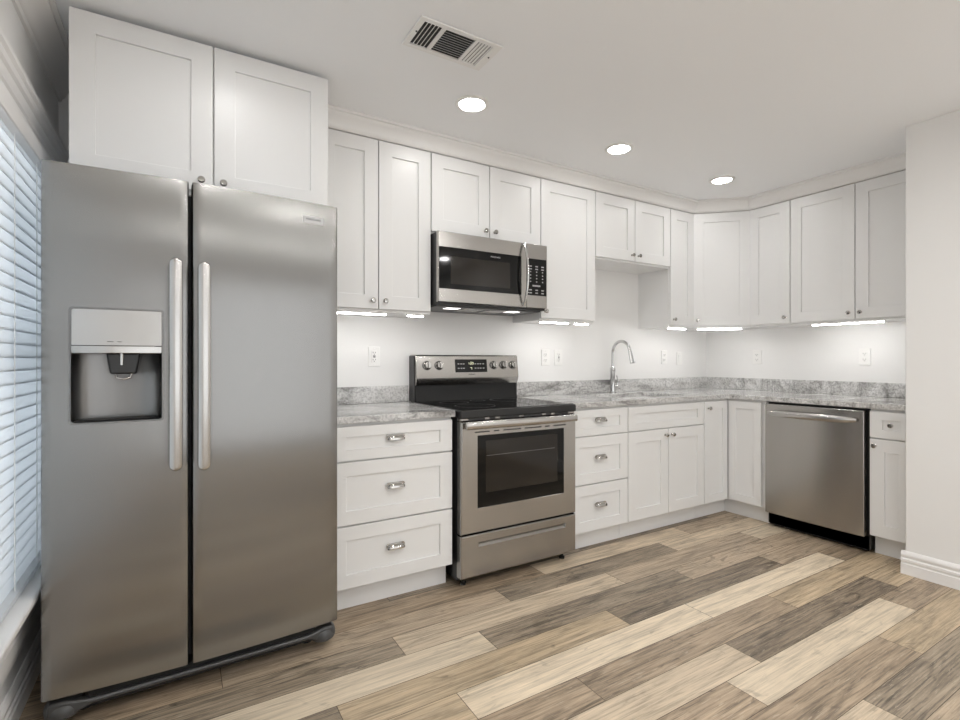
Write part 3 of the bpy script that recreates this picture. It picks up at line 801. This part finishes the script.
MB().box(-.30, .10, FYm + .0008, FYm + .0012, wz0 + .03, wz1 - .05).build('window_screen', M['oglass'], md)
text('door_lettering', 'FRIGIDAIRE', .0135, M['mark'], md, (-.004, FYm + .0006, .302))
hb = MB(); rings = []
for k in range(25):
    s = -1 + 2 * k / 24; z = .218 + s * .192; y = FYm - .010 - .042 * (1 - s * s)
    rings.append([(.196 + .0075 * math.cos(a) , y + .007 * math.sin(a), z) for a in [2*math.pi*i/14 for i in range(14)]])
hb.sweep(rings)
for s in (-1, 1): hb.prism(rrect(.196, .218 + s * .182, (.013), .018, .004), 'y', FYm - .016, FYm + .002)
hb.build('handle', M['chrome'], md)
cpn = MB().box(sp_ + .001, MW, FYm, -.3805, z0, z1).build('control_panel', M['steel'], t, bevel=.003)
MB().box(sp_ + .003, MW - .006, FYm - .0012, FYm + .001, wz0 + .002, wz1 - .006).build('keypad', M['bglass'], cpn)
kb = MB()
for i, z in enumerate((.275, .258, .241, .220, .200, .180, .128, .110)):
    for x in (.250, .297, .343): kb.box(x - (.010 if i < 2 or i > 5 else .0045), x + (.010 if i < 2 or i > 5 else .0045), FYm - .0018, FYm - .0011, z - .0035, z + .0035)
kb.box(.265, .325, FYm - .0018, FYm - .0011, .150, .160)
kb.build('keys', M['mark'], cpn)
MB().box(-MW + .015, MW - .015, -.350, -.012, -.001, .006).build('underside', M['greyp'], t)
for x in (-.268, .157): MB().box(x, x + .085, -.30, -.235, -.003, .001).build('cooktop_lamp', M['lamp'], t, bevel=.001)
for x in (-.15, .02): MB().box(x, x + .13, -.30, -.15, -.003, .001).build('grease_filter', M['steels'], t)

# ------------------------------------------------------------------ dishwasher
t = thing('dishwasher', 'stainless steel dishwasher with curved bar handle under the right-hand counter', 'dishwasher', (0, -1.2305, 0), R(-90))
HD = .3115
MB().box(-HD + .004, HD - .004, -.600, -.03, .02, .868).build('tub', M['black'], t)
m = MB(); pts = []
for k in range(13):
    s = -1 + 2 * k / 12; pts.append((-.3 + .6 * k / 12 - .003, -.652 - .006 * (1 - s ** 2)))
m.prism([(.297, -.605), (-.303, -.605)] + pts, 'z', .104, .860); dd = m.build('door', M['steel'], t, bevel=.004, seg=3, sharp=30)
rings = []
for k in range(29):
    s = -1 + 2 * k / 28; x = -.006 + s * .272; y = -.672 - .030 * (1 - s * s) ** .8; sc_ = .45 + .55 * (1 - s ** 6)
    rings.append([(x, y + .012 * sc_ * math.cos(a), .800 + .021 * sc_ * math.sin(a)) for a in [2*math.pi*i/14 for i in range(14)]])
m = MB().sweep(rings)
for s in (-1, 1): m.box(-.006 + s * .245 - .013, -.006 + s * .245 + .013, -.680, -.652, .795, .811)
m.build('handle', M['steels'], dd)
MB().box(-.300, .303, -.600, -.56, .014, .100).build('kick_plate', M['blackp'], t)
for x in (-.27, .27):
    for y in (-.54, -.08): MB().lathe([(0, 0), (.014, 0), (.014, .02), (0, .02)], 'z', (x, y, 0), 10).build('foot', M['blackp'], t)

# ------------------------------------------------------------------ outlets and switches
def slits(f, z):
    MB().box(-.0085, -.0060, -.0092, -.008, z - .001, z + .008).build('slot', M['slot'], f)
    MB().box(.0060, .0085, -.0092, -.008, z, z + .007).build('slot', M['slot'], f)
    MB().prism(rrect(0, z - .007, .005, .005, .0024), 'y', -.0092, -.008).build('ground_hole', M['slot'], f)
def plate(label, loc, rz, kind, group=None):
    t = thing('light_switch' if kind == 'rocker' else 'wall_outlet', label, 'switch' if kind == 'rocker' else 'outlet', loc, rz, group)
    MB().prism(rrect(0, 0, .072, .117, .004), 'y', -.006, -.0005).build('cover_plate', M['white'], t, bevel=.002)
    if kind == 'duplex':
        for z in (.0205, -.0205):
            f = MB().prism(rrect(0, z, .034, .029, .012), 'y', -.0085, -.005).build('socket', M['white'], t, bevel=.001)
            slits(f, z)
    elif kind == 'gfci':
        f = MB().prism(rrect(0, 0, .034, .068, .003), 'y', -.0085, -.005).build('socket', M['white'], t, bevel=.001)
        for z in (.021, -.021): slits(f, z)
        for z in (-.003, .004): MB().box(-.007, .007, -.0096, -.008, z - .0025, z + .0025).build('button', M['greyp'], f)
    else:
        MB().prism([(-.005, -.033), (-.0085, -.033), (-.0075, 0), (-.0105, .033), (-.005, .033)], 'x', -.0165, .0165).build('rocker', M['white'], t, bevel=.001)
    for z in (.046, -.046): MB().lathe([(0, 0), (.0032, 0), (.0025, .001), (0, .0012)], '-y', (0, -.006, z), 10).build('screw', M['white'], t)
plate('white wall outlet with test buttons above the left counter, beside the refrigerator', (-3.154, 0, 1.185), 0, 'gfci', 'backsplash outlets')
plate('left one of the paired white outlets on the wall just right of the range', (-1.870, 0, 1.182), 0, 'duplex', 'backsplash outlets')
plate('right one of the paired white outlets right of the range, with test buttons', (-1.749, 0, 1.182), 0, 'gfci', 'backsplash outlets')
plate('white outlet on the back wall between the faucet and the plain rocker switch', (-.581, 0, 1.186), 0, 'duplex', 'backsplash outlets')
plate('plain white rocker switch on the back wall close to the corner', (-.380, 0, 1.176), 0, 'rocker')
plate('white outlet on the right-hand wall nearest the corner', (0, -.486, 1.186), R(-90), 'duplex', 'backsplash outlets')
plate('white outlet on the right-hand wall above the dishwasher, near the divider wall', (0, -1.271, 1.186), R(-90), 'duplex', 'backsplash outlets')

# ------------------------------------------------------------------ lights
def bar(label, loc, rz, L, wd=.030, lens=True):
    t = thing('under_cabinet_light', label, 'light', loc, rz, 'under-cabinet lights')
    MB().box(-L/2, L/2, -wd/2, wd/2, -.008, 0).build('housing', M['white'], t, bevel=.001)
    MB().box(-L/2 + .006, L/2 - .006, -wd/2 + .004, wd/2 - .004, -.014, -.008).build('lens', M['bar'], t, bevel=.002)
ZB = UZ0 - .011
bar('slim light bar under the wall cabinet beside the refrigerator', (-3.345, -.275, ZB), 0, .34)
bar('short light under the wall cabinet near the left side of the microwave', (-3.005, -.275, ZB), 0, .10)
bar('slim light bar under the one-door cabinet right of the microwave', (-2.005, -.275, ZB), 0, .24)
bar('short light under the far end of the one-door cabinet, left of the faucet', (-1.765, -.275, ZB), 0, .12)
bar('small light under the narrow cabinet left of the corner', (-.755, -.270, ZB), 0, .20)
bar('slim light bar under the angled corner cabinet', (-.41, -.41, ZB), R(-45), .34)
bar('light bar under the wide cabinet on the right-hand wall', (-.270, -1.27, ZB), R(-90), .44)
def can(label, x, y, lens='can'):
    t = thing('recessed_light', label, 'ceiling light', (x, y, HC), 0, 'recessed ceiling lights')
    m = MB(); n = 36
    ring = lambda r, z: [(r * math.cos(2*math.pi*k/n), r * math.sin(2*math.pi*k/n), z) for k in range(n)]
    m.sweep([ring(.084, -.0005), ring(.084, -.005), ring(.078, -.009), ring(.066, -.009), ring(.061, -.004), ring(.061, -.0005)], closed=True)
    m.build('trim_ring', M['white'], t)
    MB().lathe([(0, -.0005), (.061, -.0005), (.060, -.004), (.04, -.0055), (0, -.006)], 'z', n=36).build('lens', M[lens], t)
for lab, x in (('recessed ceiling light nearest the air vent, above the range', -2.905), ('middle recessed ceiling light, in front of the cabinet over the sink', -1.888), ('recessed ceiling light farthest from the air vent, near the corner cabinet', -.876)):
    can(lab, x, -.747)
for x, y in ((-3.93, -1.15), (-2.905, -2.1), (-1.888, -2.75), (-3.9, -2.9), (-2.905, -3.3), (-1.3, -3.6), (-3.9, -4.6), (-2.7, -4.6), (-1.5, -4.6)):  # all but the first are added to brighten the room
    can('recessed ceiling light over the room behind the camera', x, y, 'can' if y > -2 else 'room_can')

# ------------------------------------------------------------------ ceiling vent
t = thing('ceiling_vent', 'white louvered air vent in the ceiling', 'air vent', (-3.205, -1.122, HC))
MB().box(-.156, .142, -.076, .076, -.003, -.0005).build('duct_opening', M['ink'], t)  # black sheet standing for the dark of the duct; the ceiling has no hole
fr = MB(); X0, X1, Y0, Y1 = -.178, .178, -.097, .097
ix = [(-.156, -.081), (-.066, .062), (.074, .142)]
fr.box(X0, X1, Y0, -.077, -.010, -.003).box(X0, X1, .077, Y1, -.010, -.003)
xs = [X0, ix[0][0], ix[0][1], ix[1][0], ix[1][1], ix[2][0], ix[2][1], X1]
for i in range(0, 8, 2): fr.box(xs[i], xs[i+1], -.077, .077, -.010, -.003)
fr.build('face_plate', M['white'], t, bevel=.001)
lv = MB()
def blade(lo, hi, c, along, tilt):
    w_ = .0055 if along == 'x' or tilt > 0 else .0046
    dx = w_ * math.cos(tilt); dz = w_ * math.sin(tilt)
    if along == 'y': pts = [(c - dx, -.0065 - dz*.5), (c + dx, -.0065 + dz*.5), (c + dx, -.0055 + dz*.5), (c - dx, -.0055 - dz*.5)]; lv.prism(pts, 'y', lo, hi)
    else: pts = [(c - dx, -.0065 - dz*.5), (c + dx, -.0065 + dz*.5), (c + dx, -.0055 + dz*.5), (c - dx, -.0055 - dz*.5)]; lv.prism(pts, 'x', lo, hi)
for k in range(6): blade(-.077, .077, ix[0][0] + k * .0150, 'y', R(55))
for k in range(11): blade(ix[1][0], ix[1][1], -.072 + k * .0144, 'x', R(60))
for k in range(6): blade(-.077, .077, ix[2][0] + k * .0136, 'y', R(-20))
lv.build('louvers', M['white'], t)
for x in (.162, -.162): MB().lathe([(0, 0), (.004, 0), (.003, -.003), (0, -.003)], 'z', (x, -.01, -.010), 10).build('screw', M['greyp'], t)
